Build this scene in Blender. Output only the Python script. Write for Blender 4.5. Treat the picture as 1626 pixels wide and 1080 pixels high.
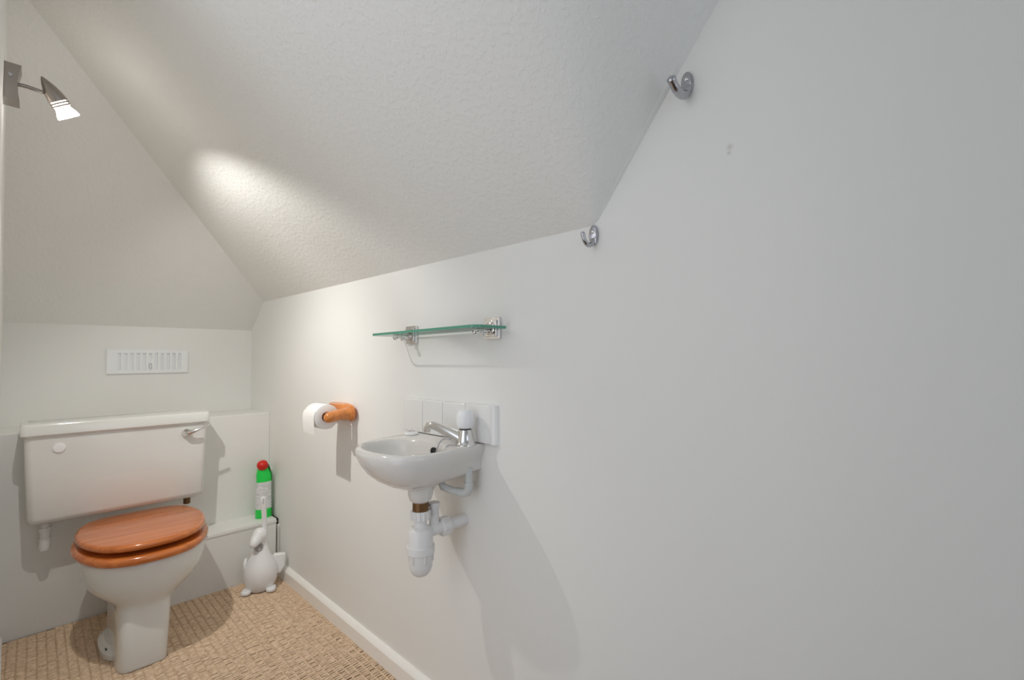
import bpy, math, random
from mathutils import Vector, Matrix

random.seed(7)
scene = bpy.context.scene
for o in list(bpy.data.objects):
    bpy.data.objects.remove(o)
C = scene.collection

# Room coordinates: x towards the basin wall, y towards the toilet, z relative to eye level.
S = 0.8            # metres per room unit
EYE = 1.20         # eye level above the carpet (room units)
FL = -EYE
def P(x, y, z):
    return Vector((S * x, S * y, S * (z + EYE)))

# ------------------------------------------------------------------ camera
cam_d = bpy.data.cameras.new('camera')
cam = bpy.data.objects.new('camera', cam_d)
C.objects.link(cam)
cx, cy = 813.0, 540.0
v1, v2 = (56.0, 580.0), (1530.0, 563.0)
f_px = math.sqrt(-((v1[0]-cx)*(v2[0]-cx) + (v1[1]-cy)*(v2[1]-cy)))
eY = Vector((v1[0]-cx, v1[1]-cy, f_px)).normalized()
eX = Vector((v2[0]-cx, v2[1]-cy, f_px)).normalized()
eZ = eX.cross(eY)
if eZ.y > 0:
    eZ = -eZ
rows = (eX, eY, eZ)
M3 = Matrix([[r.x, -r.y, -r.z] for r in rows])
cam.matrix_world = Matrix.Translation(P(0, 0, 0)) @ M3.to_4x4()
cam_d.sensor_width = 36.0
cam_d.lens = 36.0 * f_px / 1626.0
cam_d.clip_start = 0.01
scene.camera = cam

# ------------------------------------------------------------------ light and exposure
scene.view_settings.view_transform = 'Standard'
scene.view_settings.look = 'None'
scene.view_settings.gamma = 1.0
scene.view_settings.use_curve_mapping = False
scene.view_settings.exposure = 0.11
scene.cycles.max_bounces = 16
scene.cycles.diffuse_bounces = 12
W = bpy.data.worlds.new('world')
scene.world = W
W.use_nodes = True
W.node_tree.nodes['Background'].inputs['Color'].default_value = (0.80, 0.88, 1.0, 1)
W.node_tree.nodes['Background'].inputs['Strength'].default_value = 0.6

ASSUMED_DAY_POWER = 3.0
SIDE_FILL_POWER = 3.7
def area_light(name, loc, rot, sx, sy, power, col):
    d = bpy.data.lights.new(name, 'AREA')
    d.shape = 'RECTANGLE'
    d.size, d.size_y = sx, sy
    d.energy = power
    d.color = col
    o = bpy.data.objects.new(name, d)
    o.location = loc
    o.rotation_euler = rot
    C.objects.link(o)
    return o
# assumed daylight, added outside an assumed doorway in the end wall behind the viewer
area_light('assumed_daylight', P(0.50, -1.80, 0.10), (math.radians(90), 0, 0), 0.66, 1.95, ASSUMED_DAY_POWER, (0.84, 0.91, 1.0))
# softer fill light, added outside an unseen opening in the left wall
area_light('side_fill_light', P(-0.55, 0.80, 0.0), (0, math.radians(-90), 0), 1.85, 0.72, SIDE_FILL_POWER, (1.0, 0.965, 0.93))


SPOT_POWER = 12.5
CORE_POWER = 16.0
SPOT_COLOR = (1.0, 0.975, 0.925)
BULB_EMIT = 25.0

# ------------------------------------------------------------------ materials
def mat(name, col, rough=0.5, metal=0.0, spec=0.5, coat=0.0, trans=0.0, ior=1.45):
    m = bpy.data.materials.new(name)
    m.use_nodes = True
    b = m.node_tree.nodes['Principled BSDF']
    b.inputs['Base Color'].default_value = (*col, 1)
    b.inputs['Roughness'].default_value = rough
    b.inputs['Metallic'].default_value = metal
    b.inputs['Specular IOR Level'].default_value = spec
    b.inputs['Coat Weight'].default_value = coat
    b.inputs['Coat Roughness'].default_value = 0.08
    b.inputs['Transmission Weight'].default_value = trans
    b.inputs['IOR'].default_value = ior
    return m

def nodes(m):
    nt = m.node_tree
    return nt, nt.nodes, nt.links, nt.nodes['Principled BSDF']

def noise_bump(m, scale, strength, dist=0.002, detail=3.0, rough=0.5, stretch=None):
    nt, N, L, b = nodes(m)
    tc = N.new('ShaderNodeNewGeometry')
    src = tc.outputs['Position']
    if stretch:
        mp = N.new('ShaderNodeMapping')
        mp.inputs['Scale'].default_value = stretch
        L.new(src, mp.inputs['Vector'])
        src = mp.outputs['Vector']
    no = N.new('ShaderNodeTexNoise')
    no.inputs['Scale'].default_value = scale
    no.inputs['Detail'].default_value = detail
    no.inputs['Roughness'].default_value = rough
    L.new(src, no.inputs['Vector'])
    bp = N.new('ShaderNodeBump')
    bp.inputs['Strength'].default_value = strength
    bp.inputs['Distance'].default_value = dist
    L.new(no.outputs['Fac'], bp.inputs['Height'])
    L.new(bp.outputs['Normal'], b.inputs['Normal'])
    return no

def colour_noise(m, scale, c1, c2, stretch=(1, 1, 1), lo=0.35, hi=0.65, detail=4.0, coord='Object'):
    nt, N, L, b = nodes(m)
    tc = N.new('ShaderNodeTexCoord')
    mp = N.new('ShaderNodeMapping')
    mp.inputs['Scale'].default_value = stretch
    no = N.new('ShaderNodeTexNoise')
    no.inputs['Scale'].default_value = scale
    no.inputs['Detail'].default_value = detail
    cr = N.new('ShaderNodeValToRGB')
    cr.color_ramp.elements[0].position = lo
    cr.color_ramp.elements[0].color = (*c1, 1)
    cr.color_ramp.elements[1].position = hi
    cr.color_ramp.elements[1].color = (*c2, 1)
    L.new(tc.outputs[coord], mp.inputs['Vector'])
    L.new(mp.outputs['Vector'], no.inputs['Vector'])
    L.new(no.outputs['Fac'], cr.inputs['Fac'])
    L.new(cr.outputs['Color'], b.inputs['Base Color'])
    return cr

M = {}
M['wall'] = mat('white_emulsion', (0.82, 0.82, 0.80), 0.55, spec=0.3)
noise_bump(M['wall'], 60, 0.12, 0.002)
M['panel'] = mat('painted_board', (0.81, 0.81, 0.785), 0.4, spec=0.4)
noise_bump(M['panel'], 40, 0.08, 0.002)
M['ceiling'] = mat('stippled_plaster', (0.82, 0.82, 0.80), 0.6, spec=0.3)
# stippled relief: small raised dabs
def stipple(m):
    nt, N, L, b = nodes(m)
    g = N.new('ShaderNodeNewGeometry')
    n1 = N.new('ShaderNodeTexNoise'); n1.inputs['Scale'].default_value = 95; n1.inputs['Detail'].default_value = 2.5
    n2 = N.new('ShaderNodeTexNoise'); n2.inputs['Scale'].default_value = 28; n2.inputs['Detail'].default_value = 2
    r = N.new('ShaderNodeMapRange'); r.inputs['From Min'].default_value = 0.46; r.inputs['From Max'].default_value = 0.66
    ad = N.new('ShaderNodeMath'); ad.operation = 'MULTIPLY_ADD'
    ad.inputs[1].default_value = 0.5
    bp = N.new('ShaderNodeBump'); bp.inputs['Strength'].default_value = 0.24; bp.inputs['Distance'].default_value = 0.003
    for n in (n1, n2):
        L.new(g.outputs['Position'], n.inputs['Vector'])
    L.new(n1.outputs['Fac'], r.inputs['Value'])
    L.new(n2.outputs['Fac'], ad.inputs[0])
    L.new(r.outputs['Result'], ad.inputs[2])
    L.new(ad.outputs['Value'], bp.inputs['Height'])
    L.new(bp.outputs['Normal'], b.inputs['Normal'])
stipple(M['ceiling'])
M['gloss_white'] = mat('white_gloss_paint', (0.93, 0.915, 0.88), 0.3)
M['ceramic'] = mat('white_ceramic', (0.76, 0.77, 0.745), 0.14, spec=0.5, coat=0.3)
M['ceramic_warm'] = mat('basin_ceramic', (0.74, 0.72, 0.69), 0.14, spec=0.5, coat=0.3)
M['tile'] = mat('white_tile_glaze', (0.83, 0.83, 0.82), 0.12, coat=0.3)
M['plastic'] = mat('white_plastic', (0.78, 0.77, 0.76), 0.35)
M['bright_plastic'] = mat('bright_white_plastic', (0.86, 0.87, 0.88), 0.3)
M['grey_plastic'] = mat('grey_plastic', (0.60, 0.62, 0.61), 0.35)
M['chrome'] = mat('chrome', (0.78, 0.77, 0.76), 0.1, metal=1.0)
M['steel'] = mat('steel', (0.50, 0.50, 0.53), 0.22, metal=1.0)
M['nickel'] = mat('brushed_nickel', (0.36, 0.33, 0.30), 0.36, metal=1.0)
M['brass'] = mat('aged_brass', (0.17, 0.09, 0.035), 0.4, metal=0.6)
M['throat'] = mat('painted_recess_shade', (0.42, 0.41, 0.40), 0.6)  # grey that paints in the shade of the goose's throat
M['black'] = mat('black_rubber', (0.012, 0.012, 0.012), 0.5)
M['gap'] = mat('dark_gap', (0.03, 0.025, 0.02), 0.8)
M['paper'] = mat('tissue_paper', (0.88, 0.87, 0.85), 0.9, spec=0.1)
noise_bump(M['paper'], 300, 0.2, 0.001)
M['card'] = mat('cardboard', (0.20, 0.11, 0.05), 0.9)
M['green'] = mat('green_plastic', (0.02, 0.70, 0.09), 0.28)
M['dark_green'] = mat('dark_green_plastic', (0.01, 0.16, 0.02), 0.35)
M['red'] = mat('red_plastic', (0.62, 0.02, 0.01), 0.3)

def wood(name, c1, c2, stretch, scale):
    m = mat(name, c1, 0.22, coat=0.6)
    colour_noise(m, scale, c1, c2, stretch, 0.3, 0.7, 5.0)
    return m
M['seat_wood'] = wood('varnished_mahogany', (0.46, 0.115, 0.020), (0.66, 0.205, 0.045), (2.0, 30, 30), 2.2)
M['holder_wood'] = wood('varnished_pine', (0.55, 0.17, 0.03), (0.75, 0.27, 0.06), (20, 3, 20), 3)

M['bulb'] = bpy.data.materials.new('lit_bulb_glass')
M['bulb'].use_nodes = True
_b = M['bulb'].node_tree.nodes['Principled BSDF']
_b.inputs['Base Color'].default_value = (0.9, 0.9, 0.9, 1)
_b.inputs['Emission Color'].default_value = (1.0, 0.95, 0.88, 1)
_b.inputs['Emission Strength'].default_value = BULB_EMIT
M['bulb_ring'] = bpy.data.materials.new('lit_slot')
M['bulb_ring'].use_nodes = True
_b = M['bulb_ring'].node_tree.nodes['Principled BSDF']
_b.inputs['Base Color'].default_value = (0.9, 0.8, 0.75, 1)
_b.inputs['Emission Color'].default_value = (1.0, 0.85, 0.78, 1)
_b.inputs['Emission Strength'].default_value = 2.5

# clear shelf glass: mostly see-through with a faint mirror sheen
gm = bpy.data.materials.new('clear_glass')
gm.use_nodes = True
_nt = gm.node_tree
_nt.nodes.remove(_nt.nodes['Principled BSDF'])
_t = _nt.nodes.new('ShaderNodeBsdfTransparent'); _t.inputs['Color'].default_value = (0.975, 0.985, 0.98, 1)
_g = _nt.nodes.new('ShaderNodeBsdfGlossy'); _g.inputs['Roughness'].default_value = 0.02
_fr = _nt.nodes.new('ShaderNodeFresnel'); _fr.inputs['IOR'].default_value = 1.16
_mx = _nt.nodes.new('ShaderNodeMixShader')
_nt.links.new(_fr.outputs['Fac'], _mx.inputs['Fac'])
_nt.links.new(_t.outputs['BSDF'], _mx.inputs[1])
_nt.links.new(_g.outputs['BSDF'], _mx.inputs[2])
_nt.links.new(_mx.outputs['Shader'], _nt.nodes['Material Output'].inputs['Surface'])
M['glass'] = gm
M['glass_edge'] = mat('green_glass_edge', (0.13, 0.42, 0.30), 0.1, trans=0.25)

# carpet: brown loops with colour flecks
M['carpet'] = mat('carpet_backing', (0.10, 0.048, 0.022), 0.95, spec=0.05)
M['pile'] = mat('carpet_loop', (0.45, 0.31, 0.19), 0.9, spec=0.1)
colour_noise(M['pile'], 90, (0.60, 0.44, 0.30), (0.86, 0.67, 0.49), (1, 1, 1), 0.3, 0.7, 3.0)

# bottle label: white paper with grey printed lines
M['label'] = mat('printed_label', (0.75, 0.76, 0.76), 0.4)
def label_print(m):
    nt, N, L, b = nodes(m)
    tc = N.new('ShaderNodeTexCoord')
    br = N.new('ShaderNodeTexBrick')
    br.inputs['Scale'].default_value = 1.0
    br.inputs['Color1'].default_value = (0.33, 0.34, 0.35, 1)
    br.inputs['Color2'].default_value = (0.75, 0.76, 0.76, 1)
    br.inputs['Mortar'].default_value = (0.75, 0.76, 0.76, 1)
    br.inputs['Brick Width'].default_value = 0.014
    br.inputs['Row Height'].default_value = 0.007
    br.inputs['Mortar Size'].default_value = 0.0022
    br.inputs['Bias'].default_value = 0.2
    mp = N.new('ShaderNodeMapping')
    mp.inputs['Rotation'].default_value = (math.radians(90), 0, 0)
    L.new(tc.outputs['Object'], mp.inputs['Vector'])
    L.new(mp.outputs['Vector'], br.inputs['Vector'])
    L.new(br.outputs['Color'], b.inputs['Base Color'])
label_print(M['label'])

# ------------------------------------------------------------------ mesh helpers
ORIGIN = {}
class G:
    """Collects vertices (room units) and faces for one mesh object."""
    def __init__(self):
        self.v, self.f, self.m = [], [], []
    def add(self, vs, fs, mi=0):
        n = len(self.v)
        self.v += [tuple(v) for v in vs]
        self.f += [tuple(i + n for i in q) for q in fs]
        self.m += [mi] * len(fs)
        return self
    def box(self, x0, x1, y0, y1, z0, z1, mi=0):
        vs = [(x, y, z) for z in (z0, z1) for y in (y0, y1) for x in (x0, x1)]
        fs = [(0, 2, 3, 1), (4, 5, 7, 6), (0, 1, 5, 4), (2, 6, 7, 3), (0, 4, 6, 2), (1, 3, 7, 5)]
        return self.add(vs, fs, mi)
    def hexa(self, bottom, top, mi=0):
        """Two quads (four corners each, same order) joined to a solid."""
        vs = list(bottom) + list(top)
        fs = [(3, 2, 1, 0), (4, 5, 6, 7)] + [(i, (i+1) % 4, 4+(i+1) % 4, 4+i) for i in range(4)]
        return self.add(vs, fs, mi)
    def loft(self, rings, cap0=True, cap1=True, mi=0, closed=True):
        n = len(rings[0])
        vs = [p for r in rings for p in r]
        fs = []
        for k in range(len(rings) - 1):
            for i in range(n if closed else n - 1):
                j = (i + 1) % n
                fs.append((k*n+i, k*n+j, (k+1)*n+j, (k+1)*n+i))
        if cap0: fs.append(tuple(range(n))[::-1])
        if cap1: fs.append(tuple((len(rings)-1)*n + i for i in range(n)))
        return self.add(vs, fs, mi)
    def lathe(self, base, axis, prof, seg=28, mi=0, sx=1.0, sy=1.0):
        """prof: list of (height along axis, radius)."""
        a = Vector(axis).normalized()
        u = a.orthogonal().normalized() if abs(a.z) < 0.999 else Vector((1, 0, 0))
        w = a.cross(u)
        b = Vector(base)
        rings = []
        for h, r in prof:
            r = max(r, 1e-4)
            rings.append([b + a*h + u*(r*sx*math.cos(t)) + w*(r*sy*math.sin(t))
                          for t in [2*math.pi*i/seg for i in range(seg)]])
        return self.loft(rings, mi=mi)
    def tube(self, pts, rad, seg=12, mi=0, flat=1.0):
        pts = [Vector(p) for p in pts]
        if not isinstance(rad, (list, tuple)): rad = [rad]*len(pts)
        prev = None
        rings = []
        for i, p in enumerate(pts):
            d = (pts[min(i+1, len(pts)-1)] - pts[max(i-1, 0)]).normalized()
            if prev is None:
                u = d.orthogonal().normalized() if abs(d.y) > 0.999 else d.cross(Vector((0, 1, 0))).normalized()
            else:
                u = (prev - d*prev.dot(d)).normalized()
            prev = u
            w = d.cross(u)
            rings.append([p + u*(rad[i]*math.cos(t)) + w*(rad[i]*flat*math.sin(t))
                          for t in [2*math.pi*k/seg for k in range(seg)]])
        return self.loft(rings, mi=mi)
    def ball(self, c, rx, ry=None, rz=None, seg=20, rows=12, mi=0):
        ry = rx if ry is None else ry
        rz = rx if rz is None else rz
        rings = []
        for k in range(rows + 1):
            ph = -math.pi/2 + math.pi*k/rows
            cr = max(math.cos(ph), 1e-3)
            rings.append([(c[0]+rx*cr*math.cos(t), c[1]+ry*cr*math.sin(t), c[2]+rz*math.sin(ph))
                          for t in [2*math.pi*i/seg for i in range(seg)]])
        return self.loft(rings, mi=mi)
    def build(self, name, mats, parent=None, origin=None, smooth=True, angle=35, bevel=0, bseg=2):
        if not isinstance(mats, (list, tuple)): mats = [mats]
        if parent is not None:
            org = ORIGIN[parent.name]
        elif origin is not None:
            org = P(*origin)
        else:
            ws = [P(*v) for v in self.v]
            org = Vector(((min(w.x for w in ws)+max(w.x for w in ws))/2,
                          (min(w.y for w in ws)+max(w.y for w in ws))/2, min(w.z for w in ws)))
        me = bpy.data.meshes.new(name)
        me.from_pydata([P(*v) - org for v in self.v], [], self.f)
        for m in mats: me.materials.append(M[m])
        for p, mi in zip(me.polygons, self.m):
            p.material_index = mi
            p.use_smooth = smooth
        if smooth:
            me.set_sharp_from_angle(angle=math.radians(angle))
        me.validate(); me.update()
        o = bpy.data.objects.new(name, me)
        C.objects.link(o)
        if parent is not None:
            o.parent = parent
        else:
            o.location = org
        ORIGIN[o.name] = org
        if bevel:
            bm_ = o.modifiers.new('bevel', 'BEVEL')
            bm_.width = bevel*S; bm_.segments = bseg; bm_.limit_method = 'ANGLE'
            bm_.angle_limit = math.radians(40)
        return o

def thing(name, label, cat, base, group=None):
    o = bpy.data.objects.new(name, None)
    o.empty_display_size = 0.05
    C.objects.link(o)
    o.location = P(*base)
    ORIGIN[o.name] = P(*base)
    o['label'] = label; o['category'] = cat
    if group: o['group'] = group
    return o
def tag(o, label, cat, group=None):
    o['label'] = label; o['category'] = cat
    if group: o['group'] = group
    return o
def struct(o, label=None):
    o['kind'] = 'structure'
    if label: o['label'] = label; o['category'] = o.name.split('_')[0].split('.')[0]
    return o
def spline(pts, n, closed=True):
    pts = [Vector(p) for p in pts]
    m = len(pts)
    out = []
    segs = m if closed else m - 1
    for k in range(n):
        t = k*segs/n if closed else k*segs/(n-1)
        i = min(int(t), segs-1); u = t - i
        g = (lambda q: pts[q % m]) if closed else (lambda q: pts[max(0, min(m-1, q))])
        p0, p1, p2, p3 = g(i-1), g(i), g(i+1), g(i+2)
        out.append(0.5*((2*p1)+(p2-p0)*u+(2*p0-5*p1+4*p2-p3)*u*u+(3*p1-p0-3*p2+p3)*u**3))
    return out
def polar(poly, c, n):
    """Radius of a star-shaped outline around c at n even angles."""
    res = []
    for k in range(n):
        t = 2*math.pi*k/n
        d = (math.cos(t), math.sin(t)); best = 0
        for i in range(len(poly)):
            ax, ay = poly[i][0]-c[0], poly[i][1]-c[1]
            bx, by = poly[(i+1) % len(poly)][0]-c[0], poly[(i+1) % len(poly)][1]-c[1]
            ex, ey = bx-ax, by-ay
            den = d[0]*ey - d[1]*ex
            if abs(den) < 1e-12: continue
            r = (ax*ey - ay*ex)/den
            s = (ax*d[1] - ay*d[0])/den
            if r > 0 and -1e-6 <= s <= 1+1e-6: best = max(best, r)
        res.append(best)
    return res

# ------------------------------------------------------------------ the setting
YB = 3.39          # upper back wall
YP = 3.03          # boxed-in lower back panel
YX = 2.86          # low box in the corner
def xl(y):         # left wall, very slightly out of square
    return -0.0805 - 0.0240*(y - 1.9)

g = G().box(-0.9, 1.15, -1.9, 3.55, FL-0.08, FL-0.004)
struct(g.build('floor', 'carpet', smooth=False), 'beige brown ribbed loop pile carpet on the floor')

# woven carpet ribs: columns along y, each rib lying across its column
def carpet():
    vs, fs = [], []
    pitch, cw = 0.0138, 0.0290
    x = -0.085
    col = 0
    while x < 0.985:
        y = 0.85 + random.uniform(0, 1)*pitch
        while y < 3.02:
            j = random.uniform(-0.0014, 0.0014)
            a, b = x+0.0016+random.uniform(0, .002), x+cw-0.0016-random.uniform(0, .002)
            hw = pitch*random.uniform(.22, .31)
            h = 0.0042 + random.uniform(-0.0010, 0.0012)
            n = len(vs)
            for (px, e) in ((a, 0.8), (a+0.004, 1.0), (b-0.004, 1.0), (b, 0.8)):
                vs += [(px, y+j-hw, FL-0.004), (px, y+j-hw*0.6, FL-0.004+h*e*0.8), (px, y+j+hw*0.6, FL-0.004+h*e), (px, y+j+hw, FL-0.004)]
            for k in range(3):
                for q in range(3):
                    fs.append((n+k*4+q, n+k*4+q+1, n+(k+1)*4+q+1, n+(k+1)*4+q))
            fs.append((n, n+1, n+2, n+3)); fs.append((n+15, n+14, n+13, n+12))
            y += pitch
        # thin light cord between the columns
        n = len(vs)
        cxx = x + cw
        vs += [(cxx-0.0034, .85, FL-0.003), (cxx, .85, FL+0.0017), (cxx+0.0034, .85, FL-0.003),
               (cxx-0.0034, 3.02, FL-0.003), (cxx, 3.02, FL+0.0017), (cxx+0.0034, 3.02, FL-0.003)]
        fs += [(n, n+1, n+4, n+3), (n+1, n+2, n+5, n+4)]
        x += cw
        col += 1
    gg = G(); gg.add(vs, fs)
    return gg
o = carpet().build('carpet_pile', 'pile', smooth=True, angle=70)
tag(o, 'beige brown ribbed loop carpet pile covering the floor', 'carpet'); o['kind'] = 'stuff'

struct(G().box(1.0, 1.12, -1.6, 3.52, FL-0.08, 2.3).build('wall_right', 'wall', smooth=False), 'long white wall carrying the basin and shelf')
struct(G().box(-0.30, 1.02, YB, YB+0.12, FL-0.08, 2.3).build('wall_back', 'wall', smooth=False), 'white wall above the cistern with a vent')
# left wall, a touch out of square, and the end wall with an assumed, unseen doorway
def lw(y0, y1, z0, z1, g):
    a, b = xl(y0), xl(y1)
    return g.hexa([(a-0.1, y0, z0), (a, y0, z0), (b, y1, z0), (b-0.1, y1, z0)],
                  [(a-0.1, y0, z1), (a, y0, z1), (b, y1, z1), (b-0.1, y1, z1)])
g = G()
lw(-1.6, 0.32, FL-0.02, 2.3, g); lw(1.28, 3.42, FL-0.02, 2.3, g); lw(0.32, 1.28, 1.30, 2.3, g)  # gap is an unseen opening, added to let in the side fill
struct(g.build('wall_left', 'wall', smooth=False), 'white wall carrying the spotlight')
g = G().box(-0.2, 0.06, -1.65, -1.55, FL-0.02, 2.3).box(0.94, 1.05, -1.65, -1.55, FL-0.02, 2.3).box(0.06, 0.94, -1.65, -1.55, 1.35, 2.3)  # unseen doorway, added to let in the assumed daylight
struct(g.build('wall_front', 'wall', smooth=False), 'white end wall with an assumed doorway behind the viewer')

# ceiling under the stairs: back slope, side slope, and a front slope that the side slope curves into
aA, mB, sB, sC, cC = 0.74, 0.77, 0.0155, 1.30, 0.20
zA = lambda x, y: 0.214 + aA*(YB - y)
zB = lambda x, y: 0.344 + sB*(y - 0.669) + mB*(1 - x)
zC = lambda x, y: 0.344 + sC*(0.669 - y) + cC*(1 - x)
def zBC(x, y):
    b_, c_ = zB(x, y), zC(x, y)
    w = 0.004 + 0.55*max(0.0, 1-x)
    fade = max(0.0, min(1.0, (1.6 - y)/0.6))
    return min(1.85, 0.5*(b_ + c_ + math.sqrt((b_-c_)**2 + (w*fade)**2 + 1e-9)))
def yAB(x): return (0.214 + aA*YB - 0.344 + sB*0.669 - mB*(1-x))/(aA + sB)
def yBC(x): return 0.669 - (mB - cC)*(1-x)/(sC + sB)
x0, x1 = -0.16, 1.02
NX, NY = 48, 110
vs, fs = [], []
for i in range(NX+1):
    x = x0 + (x1-x0)*(1 - (1-i/NX)**1.6)
    ya_, yc_ = yAB(x), yBC(x)
    vs.append((x, 3.45, zA(x, 3.45)))
    for j in range(NY+1):
        u = j/NY
        if u < 0.2: y = ya_ + (1.7-ya_)*(u/0.2)
        elif u < 0.5: y = 1.7 + (yc_-1.7)*(1-(1-(u-0.2)/0.3)**1.7)
        else: y = yc_ + (-1.62-yc_)*((u-0.5)/0.5)**1.7
        vs.append((x, y, zBC(x, y)))
row = NY + 2
for i in range(NX):
    for j in range(row-1):
        fs.append((i*row+j, (i+1)*row+j, (i+1)*row+j+1, i*row+j+1))
cl = struct(G().add(vs, fs).build('ceiling', 'ceiling', smooth=True, angle=24), 'stippled white sloping ceiling under the stairs')
# smooth plastered margin where the front slope meets the wall, widening towards the viewer
vs, fs = [], []
for q in range(9):
    y = 0.66 - q*0.07
    w = 0.004 + 0.0045*q
    for dw in (-0.01, w):
        vs.append((1-dw, y, zBC(1-dw, y) - .0022))
    vs.append((1-w, y, zBC(1-w, y) + .003))
    if q:
        n = len(vs)
        fs += [(n-6, n-3, n-2, n-5), (n-5, n-2, n-1, n-4)]
G().add(vs, fs).build('edge_margin', 'wall', parent=cl, smooth=False)

# boxed-in lower back wall with a ledge, and the low pipe box in the corner
struct(G().box(-0.20, 1.0, YP, YB+0.01, FL-0.02, -0.302).build('trim_1', 'panel', bevel=0.004), 'white boxed-in panel and ledge behind the cistern')
t = G().box(0.36, 0.985, YX, YP+0.005, FL-0.02, -0.894).build('trim_2', 'panel', bevel=0.003)
struct(t, 'low white pipe box in the corner under the bottle')
G().box(0.36, 0.985, YX-0.004, YX, -0.914, -0.902).build('board_edge', 'panel', parent=t, smooth=False)
G().box(0.985, 1.0, YX+0.012, YP, FL, -0.90).build('corner_gap', 'gap', parent=t, smooth=False)
G().box(0.991, 1.0, YX-0.004, YX+0.010, FL, -0.93).build('edge_strip', 'gloss_white', parent=t, smooth=False)

def skirting(name, label, xw, sgn, y0, y1, h, th, xf=None):
    g = G()
    prof = [(0, 0), (th, 0), (th, h*0.78), (th*0.75, h*0.9), (th*0.3, h), (0, h)]
    rings = []
    for y in (y0, y1):
        base = xw if xf is None else xf(y)
        rings.append([(base + sgn*a, y, FL-0.01+b) for a, b in prof])
    g.loft(rings)
    return struct(g.build(name, 'gloss_white', smooth=True, angle=25), label)
skirting('baseboard_right', 'white gloss skirting board under the basin wall', 1.0, -1, -1.55, YX, 0.082, 0.021)
skirting('baseboard_left', 'white gloss skirting board at the foot of the left wall', 0, 1, 1.30, 2.99, 0.062, 0.034, xl)

# ------------------------------------------------------------------ toilet pan
HALF = [(0, 2.315), (.08, 2.327), (.145, 2.372), (.192, 2.455), (.218, 2.56), (.222, 2.66), (.205, 2.76), (.165, 2.84), (.10, 2.870)]
def egg(cx_, grow=0.0, n=72):
    yc = 2.60
    pts = [(x, y) for x, y in HALF] + [(0, 2.874)] + [(-x, y) for x, y in HALF[:0:-1]]
    out = []
    for p in spline([(x, y, 0) for x, y in pts], n):
        d = Vector((p.x, p.y-yc)); l = d.length
        d = d*((l+grow)/l)
        out.append((cx_+d.x, yc+d.y))
    return out
def slab(cx_, z0, z1, grow, rnd, tilt=0.0, hole=None):
    """Rounded egg slab; tilt lifts the front edge."""
    rings = []
    zz = lambda y, z: z + tilt*(2.87-y)
    prof = [(-rnd*1.6, 0.0), (-rnd*0.5, 0.1), (0, 0.35), (0, 0.65), (-rnd*0.5, 0.9), (-rnd*1.6, 1.0)]
    for dr, k in prof:
        rings.append([(x, y, zz(y, z0+(z1-z0)*k)) for x, y in egg(cx_, grow+dr)])
    return rings
TX = 0.350
toilet = thing('toilet', 'white ceramic toilet with a closed glossy reddish wooden seat', 'toilet', (0.34, 2.60, FL))
def sup(cx_, hw, yf, yb, z, e, n=48):
    yc, hl = (yf+yb)/2, (yb-yf)/2
    r = []
    for i in range(n):
        t = 2*math.pi*i/n
        c_, s_ = math.cos(t), math.sin(t)
        r.append((cx_ + hw*math.copysign(abs(c_)**(2/e), c_), yc + hl*math.copysign(abs(s_)**(2/e), s_), z))
    return r
secs = [(-1.197, .328, .084, 2.368, 2.84, 6), (-1.188, .328, .084, 2.366, 2.84, 6), (-1.08, .332, .087, 2.374, 2.84, 6), (-1.00, .336, .090, 2.382, 2.84, 5),
        (-.978, .338, .093, 2.384, 2.84, 4), (-.963, .340, .106, 2.380, 2.84, 3), (-.947, .343, .132, 2.372, 2.845, 2.5), (-.925, .346, .162, 2.358, 2.85, 2.3),
        (-.895, .348, .188, 2.344, 2.855, 2.3), (-.86, .350, .205, 2.334, 2.86, 2.3), (-.825, .350, .213, 2.329, 2.865, 2.3), (-.80, .350, .214, 2.328, 2.87, 2.3), (-.785, .350, .212, 2.330, 2.87, 2.3), (-.778, .350, .205, 2.337, 2.865, 2.3)]
G().loft([sup(c_, hw, yf, yb, z, e) for z, c_, hw, yf, yb, e in secs]).build('bowl', 'ceramic', parent=toilet, angle=50)
g = G(); g.loft([sup(.265, .055, 2.50, 2.80, FL+.003, 2.2, 32), sup(.265, .055, 2.50, 2.80, FL+.022, 2.2, 32), sup(.270, .040, 2.54, 2.77, FL+.042, 2.2, 32)])
fl = g.build('foot_flange', 'ceramic', parent=toilet)
for yy in (2.57, 2.72):
    G().box(.226, .240, yy-.010, yy+.010, FL+.020, FL+.033).build('bolt_slot', 'black', parent=fl, smooth=False)
seat = G().loft(slab(TX, -.778, -.744, .012, .010)).build('seat', 'seat_wood', parent=toilet, angle=60)
for xx, yy in ((.255, 2.36), (.548, 2.46)):
    G().lathe((xx, yy, -.7825), (0, 0, 1), [(0, .009), (.008, .009)], 12).build('buffer', 'plastic', parent=seat)
lid = G().loft(slab(TX, -.732, -.704, 0, .010, tilt=0.012)).build('lid', 'seat_wood', parent=toilet, angle=60)
for xx in (.27, .43):
    G().lathe((xx, 2.845, -.745), (0, 0, 1), [(0, .012), (.014, .012)], 12).build('hinge', 'brass', parent=lid)

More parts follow.
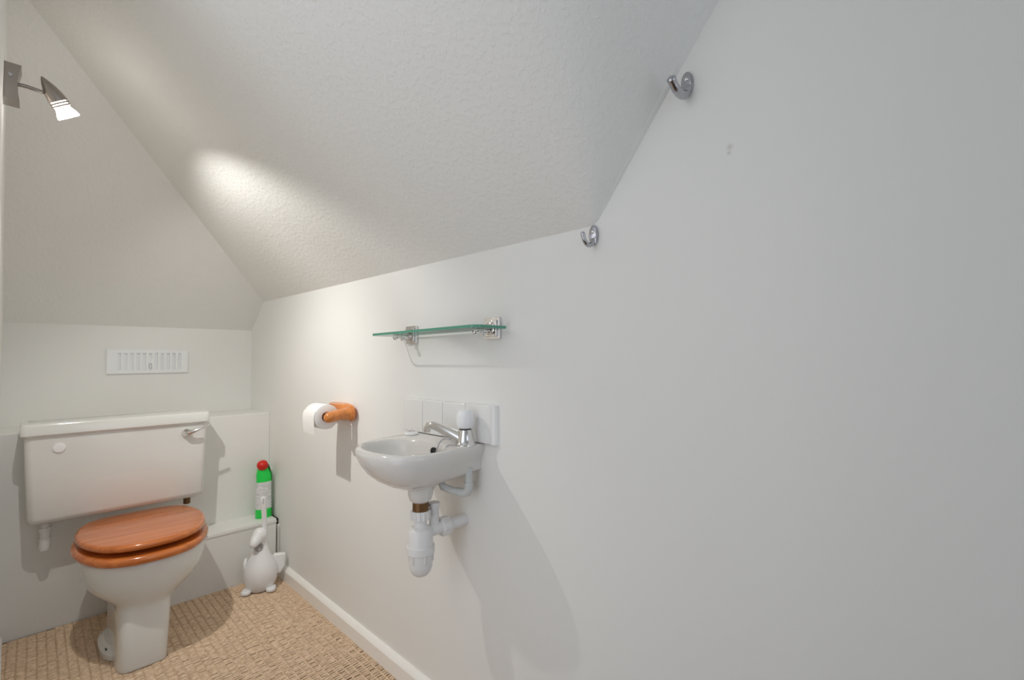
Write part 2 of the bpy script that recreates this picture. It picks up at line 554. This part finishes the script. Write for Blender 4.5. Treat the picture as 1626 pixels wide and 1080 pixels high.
# ------------------------------------------------------------------ cistern
cis = thing('toilet_cistern', 'wide white ceramic cistern with lid mounted above the toilet', 'cistern', (0.30, 2.94, -0.69))
def rrect(x0, x1, y0, y1, z, r, n=6, back_square=True):
    pts = []
    for (cx_, cy_, a0, rr) in ((x1-r, y0+r, -90, r), (x1-.003, y1-.003, 0, .003), (x0+.003, y1-.003, 90, .003), (x0+r, y0+r, 180, r)):
        for k in range(n+1):
            a = math.radians(a0 + 90*k/n)
            pts.append((cx_+rr*math.cos(a), cy_+rr*math.sin(a), z))
    return pts
yb = YP - 0.001
G().loft([rrect(.010, .610, 2.885, yb, -.690, .03), rrect(-.006, .626, 2.868, yb, -.682, .03), rrect(-.012, .630, 2.858, yb, -.66, .03),
          rrect(-.022, .633, 2.853, yb, -.45, .026), rrect(-.028, .635, 2.850, yb, -.305, .022)]).build('tank', 'ceramic', parent=cis, angle=50)
G().loft([rrect(-.032, .638, 2.840, yb, -.309, .022), rrect(-.040, .645, 2.832, yb, -.300, .022), rrect(-.041, .646, 2.831, yb, -.262, .022),
          rrect(-.036, .641, 2.837, yb, -.253, .02), rrect(-.020, .625, 2.855, yb, -.2505, .02)]).build('lid', 'ceramic', parent=cis, angle=40)
lev = G().lathe((.545, 2.852, -.352), (0, -1, 0), [(0, .021), (.012, .021), (.02, .017), (.03, .012), (.038, .010)], 20).build('flush_lever', 'chrome', parent=cis)
lev['label'] = 'chrome flush lever'
G().tube([(.548, 2.818, -.351), (.57, 2.806, -.343), (.60, 2.802, -.331), (.632, 2.80, -.317), (.637, 2.80, -.315)], [.0125, .009, .006, .0058, .003], 12).build('lever_arm', 'chrome', parent=lev)
G().lathe((.081, 2.853, -.363), (0, -1, 0), [(-.004, .0215), (.006, .0215), (.009, .018), (.0095, .012)], 24).build('cover_cap', 'bright_plastic', parent=cis)
pf = G().lathe((.047, 2.945, -.70), (0, 0, -1), [(-.02, .015), (.018, .015), (.018, .021), (.036, .021), (.036, .017), (.062, .017), (.062, .020), (.10, .020), (.118, .016), (.122, .010)], 18).build('pipe_fitting', 'plastic', parent=cis)
pf['label'] = 'white plastic pipe fitting'
G().lathe((.572, 2.955, -.735), (0, 0, 1), [(0, .016), (.05, .016)], 6).build('brass_nut', 'brass', parent=cis, angle=20)

# ------------------------------------------------------------------ air vent
vent = thing('air_vent', 'white slotted plastic air vent on the wall above the cistern', 'vent', (.46, YB, -.053))
vx0, vx1, vz0, vz1 = .273, .646, -.053, .081
sz0, sz1, sx0, pitch, sw = -.034, .062, .318, .0279, .0148
g = G().box(vx0, vx1, YB-.016, YB-.0005, vz0, sz0).box(vx0, vx1, YB-.016, YB-.0005, sz1, vz1)
g.box(vx0, sx0, YB-.016, YB-.0005, sz0, sz1).box(sx0+10*pitch+sw, vx1, YB-.016, YB-.0005, sz0, sz1)
g.build('frame', 'bright_plastic', parent=vent, smooth=False)
for k in range(10):
    a = sx0 + k*pitch + sw
    G().box(a, a+pitch-sw, YB-.016, YB-.0005, sz0, sz1).build('slat', 'bright_plastic', parent=vent, smooth=False)
G().box(sx0, sx0+10*pitch+sw, YB-.004, YB-.0005, sz0, sz1).build('shutter_plate', 'bright_plastic', parent=vent, smooth=False)
mx = sx0 + 5*pitch
G().box(mx, mx+sw, YB-.0155, YB-.003, .002, .028).box(mx+.003, mx+sw-.003, YB-.020, YB-.005, -.022, -.006).build('slider', 'bright_plastic', parent=vent, smooth=False)

# ------------------------------------------------------------------ wall spotlight
LY = 1.90
spot = thing('wall_spotlight', 'brushed nickel spotlight with a lit bulb on the left wall', 'spotlight', (xl(LY)+.001, LY, .755))
k = Vector((0.555, 0.26, -0.790)).normalized()
tip = Vector((-.007, LY+.015, .850))
# base: plate standing off the wall with a concave front
g = G()
rings = []
for yy in (LY+.065, LY):
    pr = [(xl(yy), .756)]
    for q in range(9):
        u = q/8
        pr.append((-.0475 - .006*math.sin(math.pi*u) + .002*(u-.5), .756 + u*.101))
    pr.append((xl(yy), .857))
    rings.append([(x, yy, z) for x, z in pr])
base = g.loft(rings).build('base', 'nickel', parent=spot, angle=30)
G().lathe((-.067, LY+.001, .823), (0, -1, 0), [(0, .005), (.003, .005), (.0045, .0025)], 12).build('screw', 'steel', parent=base)
armend = tip + k*.036
G().tube([(-.056, LY+.020, .8075), (-.035, LY+.018, .8080), (armend.x-.016, armend.y+.002, .8085), (armend.x-.004, armend.y, armend.z-.002)], [.0052, .0052, .0052, .004], 12).build('arm', 'nickel', parent=spot)
hd = G().lathe(tip, k, [(0, .0012), (.006, .0052), (.016, .0105), (.030, .0165), (.046, .0212), (.062, .0238), (.068, .0242), (.068, .017)], 28).build('head', 'nickel', parent=spot)
for q in range(2):
    h = .0715 + q*.0072
    G().lathe(tip, k, [(h, .017), (h, .0248), (h+.0034, .0248), (h+.0034, .017)], 28).build('cooling_ring', 'nickel', parent=hd)
G().lathe(tip, k, [(.064, .0192), (.0845, .0200)], 24).build('lit_sleeve', 'bulb_ring', parent=hd)
bulb = G().lathe(tip, k, [(.082, .0182), (.089, .0195), (.096, .0225), (.105, .0265), (.112, .0285), (.114, .0270), (.115, .001)], 28).build('bulb', 'bulb', parent=spot)
bulb['label'] = 'glowing reflector bulb'
kb = k.copy()
for nm, power, size, blend in (('bulb_beam', SPOT_POWER, 126, 0.45), ('bulb_beam_core', CORE_POWER, 84, 1.0)):
    sd = bpy.data.lights.new(nm, 'SPOT')
    sd.energy = power
    sd.color = SPOT_COLOR
    sd.spot_size = math.radians(size)
    sd.spot_blend = blend
    sd.shadow_soft_size = 0.012
    so = bpy.data.objects.new(nm, sd)
    C.objects.link(so)
    so.matrix_world = Matrix.Translation(P(*(tip + k*.120))) @ (-kb).to_track_quat('Z', 'Y').to_matrix().to_4x4()

# ------------------------------------------------------------------ splashback
sp = thing('tile_splashback', 'row of four white glazed tiles behind the basin tap', 'splashback', (1.0, 1.29, -.262))
for y0, y1 in ((1.056, 1.176), (1.179, 1.299), (1.302, 1.417), (1.420, 1.538)):
    G().box(.986, 1.0, y0, y1, -.262, -.142).build('tile', 'tile', parent=sp, bevel=.003)
G().box(.990, 1.0, 1.05, 1.54, -.262, -.146).build('grout', 'panel', parent=sp, smooth=False)
g = G()
prof = [(1.0, 1.034), (.994, 1.0345), (.989, 1.038), (.9855, 1.045), (.985, 1.054), (1.0, 1.054)]
g.loft([[(x, y, z) for x, y in prof] for z in (-.262, -.141)]).build('edge_trim', 'tile', parent=sp, angle=60)

# ------------------------------------------------------------------ wash basin
ZR = -.264
bas = thing('wash_basin', 'small white wall-hung basin with chrome tap and plastic waste trap', 'basin', (.86, 1.25, -.40))
outl = [(1.0, 1.098), (.955, 1.094), (.91, 1.090), (.835, 1.081), (.78, 1.082), (.73, 1.099), (.692, 1.137), (.672, 1.20), (.668, 1.265), (.682, 1.33), (.712, 1.380), (.757, 1.418), (.82, 1.445), (.90, 1.460), (1.0, 1.462)]
sm = [(p.x, p.y) for p in spline([(x, y, 0) for x, y in outl], 70, closed=False)]
ci = (.806, 1.262)
NB = 80
ro = polar(sm, ci, NB)
def ellr(a, b, e=2.3):
    r = []
    for i in range(NB):
        t = 2*math.pi*i/NB
        r.append((abs(math.cos(t)/a)**e + abs(math.sin(t)/b)**e)**(-1/e))
    return r
ang = [2*math.pi*i/NB for i in range(NB)]
def ring_in(fr, z, dx=0, dy=0):
    rr = ellr(.104*fr, .152*fr)
    return [(ci[0]+dx+r*math.cos(t), ci[1]+dy+r*math.sin(t), z) for r, t in zip(rr, ang)]
def ring_out(fk, dk):
    out = []
    for r, t in zip(ro, ang):
        px, py = ci[0]+r*math.cos(t), ci[1]+r*math.sin(t)
        w = max(0.0, min(1.0, (px-.80)/.2))          # 1 at the wall
        fw = fk*(1-w) + max(fk, .86)*w
        cxx, cyy = .835, 1.225
        qx = min(1.0, cxx + (px-cxx)*(fk*(1-w) + 1.0*w)) if px < .99 else 1.0
        qy = cyy + (py-cyy)*fw
        out.append((qx, qy, ZR - dk*(1-w) - min(dk*.72, .083)*w))
    return out
rings = [ring_out(.22, .128), ring_out(.36, .122), ring_out(.54, .110), ring_out(.70, .094), ring_out(.83, .074), ring_out(.92, .052), ring_out(.98, .030), ring_out(1.0, .014), ring_out(.995, .004)]
top = []
for r, t in zip(ro, ang):
    dr = .006 if ci[0]+r*math.cos(t) < .985 else .0
    top.append((ci[0]+(r-dr)*math.cos(t), ci[1]+(r-dr)*math.sin(t), ZR))
rings += [top, ring_in(1.05, ZR-.001), ring_in(1.0, ZR-.006), ring_in(.95, ZR-.022), ring_in(.86, ZR-.052, .004, -.006), ring_in(.70, ZR-.080, .008, -.014), ring_in(.45, ZR-.096, .016, -.028), ring_in(.18, ZR-.102, .024, -.05)]
bowl = G().loft(rings).build('bowl', 'ceramic_warm', parent=bas, angle=60)
G().lathe((.894, 1.225, -.2875), (-.85, -.35, .25), [(-.004, .0105), (.003, .0105), (.003, .0075), (.0015, .007)], 18).build('overflow_hole', 'black', parent=bowl)
# tap
TXp, TYp = .945, 1.128
tap = G().lathe((TXp, TYp, ZR-.001), (0, 0, 1), [(0, .034), (.004, .034), (.007, .0305), (.02, .0255), (.046, .0205), (.05, .0175)], 26).build('tap', 'chrome', parent=bas)
tap['label'] = 'chrome pillar tap with a white knob'
G().tube([(TXp-.004, TYp+.008, -.250), (TXp-.018, TYp+.042, -.234), (TXp-.036, TYp+.085, -.2155), (TXp-.045, TYp+.108, -.2085), (TXp-.050, TYp+.122, -.211), (TXp-.0525, TYp+.129, -.222), (TXp-.053, TYp+.130, -.231)],
         [.022, .0185, .0145, .0135, .0135, .0125, .0115], 18, flat=1.0).build('spout', 'chrome', parent=tap, angle=60)
G().lathe((TXp, TYp, ZR+.047), (0, 0, 1), [(0, .019), (.005, .019)], 22).build('collar', 'black', parent=tap)
G().lathe((TXp, TYp, ZR+.052), (0, 0, 1), [(0, .0225), (.003, .0255), (.018, .0275), (.036, .0275), (.048, .0245), (.055, .0175), (.058, .008), (.0585, .001)], 26).build('knob', 'bright_plastic', parent=tap, angle=60)
ch = [(TXp-.022, TYp+.012, ZR+.004), (TXp-.034, TYp+.035, ZR+.016), (TXp-.046, TYp+.055, ZR+.016), (TXp-.052, TYp+.066, ZR+.003), (TXp-.055, TYp+.072, ZR-.014), (TXp-.055, TYp+.077, ZR-.024)]
cp = spline(ch, 22, closed=False)
g = G()
for p in cp: g.ball(p, .0026, seg=8, rows=6)
g.build('plug_chain', 'steel', parent=bas)
ch = [(TXp-.026, TYp-.012, ZR+.003), (TXp-.040, TYp+.008, ZR+.003), (TXp-.052, TYp+.022, ZR+.002), (TXp-.056, TYp+.034, ZR-.010)]
g = G()
for p in spline(ch, 14, closed=False): g.ball(p, .0024, seg=8, rows=6)
g.build('plug_chain', 'steel', parent=bas)
# waste trap under the bowl
wx, wy = .835, 1.212
tr = G().lathe((wx, wy, -.380), (0, 0, -1), [(-.02, .045), (0, .0395), (.03, .038), (.045, .033), (.052, .026)], 30).build('waste_boss', 'ceramic_warm', parent=bas, angle=50)
G().lathe((wx, wy, -.428), (0, 0, -1), [(0, .0245), (.034, .0245)], 26).build('brass_tail', 'brass', parent=bas)
trap = G().lathe((wx, wy, -.478), (0, 0, -1), [(0, .019), (.024, .019), (.029, .023), (.033, .033), (.039, .037), (.088, .0375), (.088, .020)], 30).build('waste_trap', 'plastic', parent=bas, angle=40)
trap['label'] = 'white plastic bottle trap'
g = G().lathe((wx, wy, -.458), (0, 0, -1), [(0, .0275), (.003, .0295), (.026, .0295), (.028, .024)], 30)
for q in range(14):
    t = 2*math.pi*q/14
    g.lathe((wx+.029*math.cos(t), wy+.029*math.sin(t), -.461), (0, 0, -1), [(0, .003), (.022, .003)], 6)
g.build('nut', 'plastic', parent=trap)
g = G().lathe((wx, wy, -.562), (0, 0, -1), [(0, .038), (.002, .0425), (.022, .0425), (.025, .0365), (.062, .0355), (.077, .031), (.088, .022), (.094, .011), (.0955, .001)], 30)
for q in range(6):
    t = 2*math.pi*q/6 + .3
    g.lathe((wx+.0355*math.cos(t), wy+.0355*math.sin(t), -.586), (0, 0, -1), [(0, .0045), (.022, .004), (.026, .0015)], 8)
g.build('cup', 'plastic', parent=trap, angle=50)
g = G().tube([(wx+.020, wy-.004, -.530), (wx+.045, wy-.008, -.524), (wx+.065, wy-.009, -.525), (1.0, wy-.012, -.524)], [.018, .020, .020, .019], 20)
g.build('outlet_pipe', 'plastic', parent=trap, angle=50)
g = G().lathe((wx+.066, wy-.009, -.525), (1, -.02, .01), [(0, .022), (.003, .0275), (.030, .0275), (.033, .021), (.05, .020)], 26)
for q in range(10):
    t = 2*math.pi*q/10
    g.tube([(wx+.070, wy-.009+.027*math.cos(t), -.525+.027*math.sin(t)), (wx+.094, wy-.010+.027*math.cos(t), -.525+.027*math.sin(t))], .003, 6)
g.build('outlet_nut', 'plastic', parent=trap, angle=40)
G().lathe((wx+.046, wy-.006, -.537), (0, 0, 1), [(0, .015), (.080, .0155), (.084, .018), (.093, .018), (.096, .012)], 22).build('overflow_horn', 'plastic', parent=trap, angle=50)
pip = [(.955, 1.125, -.335), (.955, 1.125, -.395), (.953, 1.128, -.408), (.947, 1.140, -.414), (.93, 1.175, -.412), (.915, 1.205, -.402), (.912, 1.212, -.385), (.910, 1.214, -.352)]
G().tube(pip, .0120, 14).build('supply_pipe', 'grey_plastic', parent=bas, angle=60)
G().tube([(.955, 1.125, -.382), (.955, 1.125, -.397), (.952, 1.129, -.411), (.946, 1.142, -.4155), (.940, 1.155, -.4145)], .0142, 14).build('pipe_elbow', 'grey_plastic', parent=bas, angle=60)
G().tube([(wx+.03, wy-.002, -.392), (.88, 1.205, -.378), (.91, 1.195, -.366), (.935, 1.185, -.352)], [.018, .016, .016, .014], 12).build('overflow_rib', 'ceramic_warm', parent=bas, angle=60)

# sink plug lying on the far rim
pl = thing('sink_plug', 'white round sink plug lying on the far rim of the basin', 'plug', (.945, 1.428, ZR))
G().lathe((.945, 1.428, ZR), (0, 0, 1), [(0, .024), (.004, .026), (.008, .022), (.0105, .008)], 24).build('disc', 'bright_plastic', parent=pl)
G().tube([(.937, 1.434, ZR+.009), (.938, 1.432, ZR+.0165), (.947, 1.424, ZR+.0175), (.949, 1.422, ZR+.009)], .003, 8).build('pull_loop', 'plastic', parent=pl)

# ------------------------------------------------------------------ glass shelf
sh = thing('glass_shelf', 'clear glass shelf with green edges on two square chrome brackets', 'shelf', (1.0, 1.28, .06))
zs0, zs1 = .093, .101
xf, xb, ya, yb_ = .858, .982, .978, 1.567
oc = []
for (cx_, cy_, a0, r) in ((xb-.002, ya+.002, -90, .002), (xb-.002, yb_-.002, 0, .002), (xf+.028, yb_-.028, 90, .028), (xf+.028, ya+.028, 180, .028)):
    for q in range(7):
        a = math.radians(a0+15*q)
        oc.append((cx_+r*math.cos(a), cy_+r*math.sin(a)))
n = len(oc)
g = G()
vs = [(x, y, zs0) for x, y in oc] + [(x, y, zs1) for x, y in oc]
g.add(vs, [tuple(range(n))[::-1], tuple(range(n, 2*n))], 0)
nn = len(g.v) - 2*n
g.f += [(i, (i+1) % n, n+(i+1) % n, n+i) for i in range(n)]
g.m += [1]*n
g.build('pane', ['glass', 'glass_edge'], parent=sh, smooth=False)
for yc in (1.052, 1.498):
    br = G().box(.990, 1.0, yc-.034, yc+.034, .064, .132).box(.984, .9905, yc-.026, yc+.026, .072, .124).build('bracket', 'chrome', parent=sh, bevel=.002)
    G().lathe((.985, yc, .098), (-1, 0, 0), [(0, .021), (.004, .021), (.006, .017), (.006, .013), (.010, .011)], 24).build('rosette', 'chrome', parent=br)
    G().tube([(.985, yc, .088), (.93, yc, .088)], .005, 12).build('pin', 'chrome', parent=br)
    G().box(.950, .982, yc-.009, yc+.009, .086, .0925).build('clamp', 'chrome', parent=br, bevel=.002)
    G().ball((.924, yc, .0845), .010, .010, .008, 16, 10).build('knob', 'chrome', parent=br)
    G().ball((.955, yc, .0815), .009, .009, .007, 16, 10).build('clamp_screw', 'chrome', parent=br)

# ------------------------------------------------------------------ toilet roll and its holder
rh = thing('toilet_roll_holder', 'orange varnished wooden toilet roll holder on the basin wall', 'roll holder', (1.0, 2.09, -.27))
g = G()
def plate_ring(x, s):
    yc, zc = 2.085, -.229
    out = []
    for i in range(32):
        t = 2*math.pi*i/32
        c_, s_ = math.cos(t), math.sin(t)
        out.append((x, yc + .118*s*math.copysign(abs(c_)**.5, c_), zc + .040*s*math.copysign(abs(s_)**.6, s_)))
    return out
g.loft([plate_ring(1.0, 1.0), plate_ring(.988, 1.0), plate_ring(.984, .95), plate_ring(.980, .93), plate_ring(.974, .84)]).build('backplate', 'holder_wood', parent=rh, angle=50)
RX, RZ = .885, -.238
ay = 1.957
arm = [(.985, ay, -.228), (.96, ay, -.229), (.93, ay-.001, -.231), (.905, ay-.002, -.234), (.885, ay-.003, RZ), (.870, ay-.003, RZ), (.861, ay-.003, RZ)]
G().tube(arm, [.033, .026, .0235, .0235, .0235, .021, .010], 20).build('arm', 'holder_wood', parent=rh, angle=60)
G().lathe((.984, ay, -.228), (-1, 0, 0), [(0, .037), (.006, .037), (.010, .032), (.014, .032), (.018, .027)], 26).build('arm_collar', 'holder_wood', parent=rh, angle=40)
G().tube([(RX, ay-.005, RZ), (RX, ay+.05, RZ), (RX, ay+.135, RZ)], .014, 16).build('spindle', 'holder_wood', parent=rh)
roll = thing('toilet_roll', 'partly used white toilet paper roll on the wooden holder', 'toilet roll', (RX, 2.02, RZ-.055))
ry0, ry1, rr_, rc = 1.984, 2.105, .0535, .0215
g = G()
seg = 40
rings = []
for (y, r) in ((ry0, rc), (ry0, rr_-.002), (ry0+.002, rr_), (ry1-.002, rr_), (ry1, rr_-.002), (ry1, rc), (ry0, rc)):
    rings.append([(RX+r*math.cos(2*math.pi*i/seg), y, RZ+r*math.sin(2*math.pi*i/seg)) for i in range(seg)])
g.loft(rings, cap0=False, cap1=False).build('paper', 'paper', parent=roll, angle=50)
rings = []
for (y, r) in ((ry0+.001, .0213), (ry1-.001, .0213), (ry1-.001, .0195), (ry0+.001, .0195), (ry0+.001, .0213)):
    rings.append([(RX+r*math.cos(2*math.pi*i/seg), y, RZ+r*math.sin(2*math.pi*i/seg)) for i in range(seg)])
G().loft(rings, cap0=False, cap1=False).build('core', 'card', parent=roll, angle=50)
g = G()
sheet = [(RX-rr_*math.cos(a)-.001, RZ+rr_*math.sin(a)) for a in (.5, .25, 0)] + [(RX-rr_-.001, RZ-.03), (RX-rr_+.002, RZ-.055), (RX-rr_+.004, RZ-.074)]
rings = []
for j, (x, z) in enumerate(sheet):
    rings.append([(x, ry0+.001, z), (x, ry1-.001, z + (.006 if j == 5 else 0)), (x-.0012, ry1-.001, z + (.006 if j == 5 else 0)), (x-.0012, ry0+.001, z)])
g.loft(rings).build('loose_sheet', 'paper', parent=roll, angle=50)

# ------------------------------------------------------------------ coat hooks
def hook(label, y, zc, pts, rad):
    t = thing('coat_hook', label, 'hook', (1.0, y, zc-.03), 'metal coat hooks by the ceiling line')
    g = G()
    rings = []
    for x, s in ((1.0, 1.0), (.994, 1.0), (.9915, .8)):
        rings.append([(x, y+.0135*s*math.cos(a), zc+.026*s*math.sin(a)) for a in [2*math.pi*i/24 for i in range(24)]])
    g.loft(rings).build('plate', 'steel', parent=t, angle=40)
    G().tube([(x, y+dy, z) for x, dy, z in spline(pts, 18, closed=False)], [rad[0]+(rad[1]-rad[0])*i/17 if i < 15 else rad[1]*(1.15 if i < 17 else .6) for i in range(18)], 14).build('prong', 'steel', parent=t, angle=60)
    G().ball((.991, y, zc+.008), .003, .005, .005, 12, 8).build('screw', 'chrome', parent=t)
    return t
hook('larger metal coat hook high on the wall along the steep ceiling edge', .417, .608,
     [(.995, 0, .600), (.988, 0, .583), (.974, 0, .573), (.958, .002, .572), (.944, .003, .577), (.931, .004, .586), (.922, .004, .593)], (.0100, .0085))
hook('smaller metal coat hook at the corner where the ceiling edge bends', .671, .318,
     [(.995, 0, .306), (.989, 0, .297), (.979, 0, .290), (.966, 0, .289), (.956, 0, .297), (.950, 0, .308), (.947, 0, .318)], (.0068, .005))

# ------------------------------------------------------------------ cleaner bottle
bx_, by_, bz = .943, 2.945, -.894
bt = thing('cleaner_bottle', 'green toilet cleaner bottle with a red cap on the corner box', 'bottle', (bx_, by_, bz))
def bring(z, rx, ry, dx=0, dy=0, n=28, e=2.6):
    out = []
    for i in range(n):
        t = 2*math.pi*i/n
        c_, s_ = math.cos(t), math.sin(t)
        out.append((bx_+dx+rx*math.copysign(abs(c_)**(2/e), c_), by_+dy+ry*math.copysign(abs(s_)**(2/e), s_), bz+z))
    return out
G().loft([bring(.0005, .040, .028), bring(.004, .043, .030), bring(.06, .0425, .030), bring(.16, .041, .030), bring(.205, .0405, .030), bring(.215, .0385, .029), bring(.222, .0395, .029),
          bring(.245, .038, .028, -.002), bring(.268, .031, .025, -.005), bring(.285, .026, .022, -.008, -.004), bring(.30, .020, .018, -.010, -.008)]).build('body', 'green', parent=bt, angle=60)
G().loft([bring(.052, .0432, .0308), bring(.205, .0412, .0308)], cap0=False, cap1=False).build('label_wrap', 'label', parent=bt, angle=60)
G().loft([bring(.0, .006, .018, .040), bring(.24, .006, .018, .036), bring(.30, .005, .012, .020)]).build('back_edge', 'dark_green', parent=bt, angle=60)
cdir = Vector((-.35, -.35, .87)).normalized()
G().lathe((bx_-.006, by_-.006, bz+.285), cdir, [(0, .026), (.004, .029), (.026, .029), (.036, .024), (.043, .013), (.045, .001)], 24).build('cap', 'red', parent=bt, angle=50)

# ------------------------------------------------------------------ goose brush holder and brush
gx, gy = .862, 2.725
fw = Vector((-.45, -.893, 0)); rt = Vector((.893, -.45, 0))
gs = thing('goose_brush_holder', 'white plastic goose-shaped toilet brush holder standing by the skirting', 'brush holder', (gx, gy, FL))
def gring(z, r, off=0.0, sr=1.0, n=32):
    out = []
    for i in range(n):
        t = 2*math.pi*i/n
        p = Vector((gx, gy, 0)) + rt*(r*sr*math.cos(t)) + fw*(off + r*math.sin(t))
        out.append((p.x, p.y, z))
    return out
G().loft([gring(FL+.003, .056), gring(FL+.012, .066), gring(FL+.05, .078), gring(FL+.085, .082), gring(FL+.12, .076), gring(FL+.15, .063), gring(FL+.175, .049), gring(FL+.195, .041, -.001),
          gring(FL+.212, .036, -.005), gring(FL+.232, .032, -.010), gring(FL+.255, .030, -.011), gring(FL+.28, .030, -.006), gring(FL+.30, .022, -.002)]).build('body', 'bright_plastic', parent=gs, angle=60)
def gl(a, b, z):      # forward, right, height -> point
    p = Vector((gx, gy, 0)) + fw*a + rt*b
    return (p.x, p.y, FL+z)
hdg = G().ball(gl(.006, -.004, .283), .036, .036, .038, 22, 14).build('head', 'bright_plastic', parent=gs, angle=60)
G().tube([gl(.016, -.010, .278), gl(.034, -.018, .268), gl(.052, -.025, .255), gl(.064, -.029, .246), gl(.068, -.030, .243)], [.031, .028, .022, .014, .005], 16).build('beak', 'bright_plastic', parent=hdg, angle=60)
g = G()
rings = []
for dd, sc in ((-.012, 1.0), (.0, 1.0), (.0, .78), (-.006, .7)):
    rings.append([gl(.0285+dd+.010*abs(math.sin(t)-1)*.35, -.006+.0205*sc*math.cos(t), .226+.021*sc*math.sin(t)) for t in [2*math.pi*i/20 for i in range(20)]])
g.loft(rings).build('throat_opening_shade', 'throat', parent=hdg, angle=40)  # opening under the beak, its shade painted as a grey patch
def slabpts(center, du, dv, dn, th, pts):
    c_ = Vector(center)
    a = [c_ + du*u + dv*v - dn*th for u, v in pts]
    b = [c_ + du*u + dv*v + dn*th for u, v in pts]
    return a, b
up_ = Vector((0, 0, 1))
for sgn in (-1, 1):
    a, b = slabpts(gl(.052, sgn*.058, .0125), rt, fw, up_, .0095, [(-.020, -.03), (.020, -.03), (.024, .012), (.010, .026), (-.010, .026), (-.024, .012)])
    g = G(); g.loft([[tuple(p) for p in a], [tuple(p) for p in b]]); g.build('foot', 'bright_plastic', parent=gs, bevel=.006)
for sgn in (-1,):
    a, b = slabpts(gl(-.012, sgn*.072, .112), fw, up_, rt*sgn, .007, [(.040, .035), (.010, .055), (-.035, .040), (-.055, -.010), (-.030, -.045), (.015, -.040), (.040, -.010)])
    g = G(); g.loft([[tuple(p) for p in a], [tuple(p) for p in b]]); g.build('wing', 'bright_plastic', parent=gs, bevel=.006)
a, b = slabpts(gl(-.030, .080, .108), rt, up_, fw, .014, [(-.034, -.050), (.012, -.050), (.034, -.010), (.036, .052), (-.020, .056), (-.034, .030)])
g = G(); g.loft([[tuple(p) for p in a], [tuple(p) for p in b]]); g.build('tail', 'bright_plastic', parent=gs, bevel=.006)
tb = thing('toilet_brush', 'white toilet brush handle rising behind the goose head', 'brush', gl(-.03, .012, .20))
h0, h1 = Vector(gl(-.036, .018, .20)), Vector((.873, 2.735, -.722))
pts = [h0 + (h1-h0)*t for t in (0, .3, .6, .8, .9, .97, 1.0)]
G().tube(pts, [.0125, .0125, .0125, .0135, .0145, .0125, .006], 16, flat=.7).build('handle', 'bright_plastic', parent=tb, angle=60)
hp = h0 + (h1-h0)*.93
dcam = Vector((-hp.x, -hp.y, 0)).normalized()
q = hp + dcam*.0105
a, b = slabpts(q, dcam.cross(up_), up_, dcam, .0012, [(-.0035, -.016), (.0035, -.016), (.0045, .0), (.0035, .014), (-.0035, .014)])
g = G(); g.loft([[tuple(p) for p in a], [tuple(p) for p in b]]); g.build('hanging_hole', 'grey_plastic', parent=tb, smooth=False)

# ------------------------------------------------------------------ small scuffs on the basin wall
def scuff(m):
    nt, N, L, b = nodes(m)
    g = N.new('ShaderNodeNewGeometry')
    col = None
    base = b.inputs['Base Color'].default_value[:]
    last = None
    for (c_, rad) in (((1.0, .333, .438), .007), ((1.0, .335, .426), .005)):
        d = N.new('ShaderNodeVectorMath'); d.operation = 'DISTANCE'
        d.inputs[1].default_value = P(*c_)
        L.new(g.outputs['Position'], d.inputs[0])
        r = N.new('ShaderNodeMapRange')
        r.inputs['From Min'].default_value = 0.0; r.inputs['From Max'].default_value = rad
        r.inputs['To Min'].default_value = 0.45; r.inputs['To Max'].default_value = 0.0
        L.new(d.outputs['Value'], r.inputs['Value'])
        mx = N.new('ShaderNodeMix'); mx.data_type = 'RGBA'
        mx.inputs['B'].default_value = (0.40, 0.36, 0.33, 1)
        L.new(r.outputs['Result'], mx.inputs['Factor'])
        if last is None: mx.inputs['A'].default_value = base
        else: L.new(last, mx.inputs['A'])
        last = mx.outputs['Result']
    L.new(last, b.inputs['Base Color'])
M['wall_scuffed'] = M['wall'].copy(); M['wall_scuffed'].name = 'scuffed_white_emulsion'
scuff(M['wall_scuffed'])
bpy.data.objects['wall_right'].data.materials[0] = M['wall_scuffed']
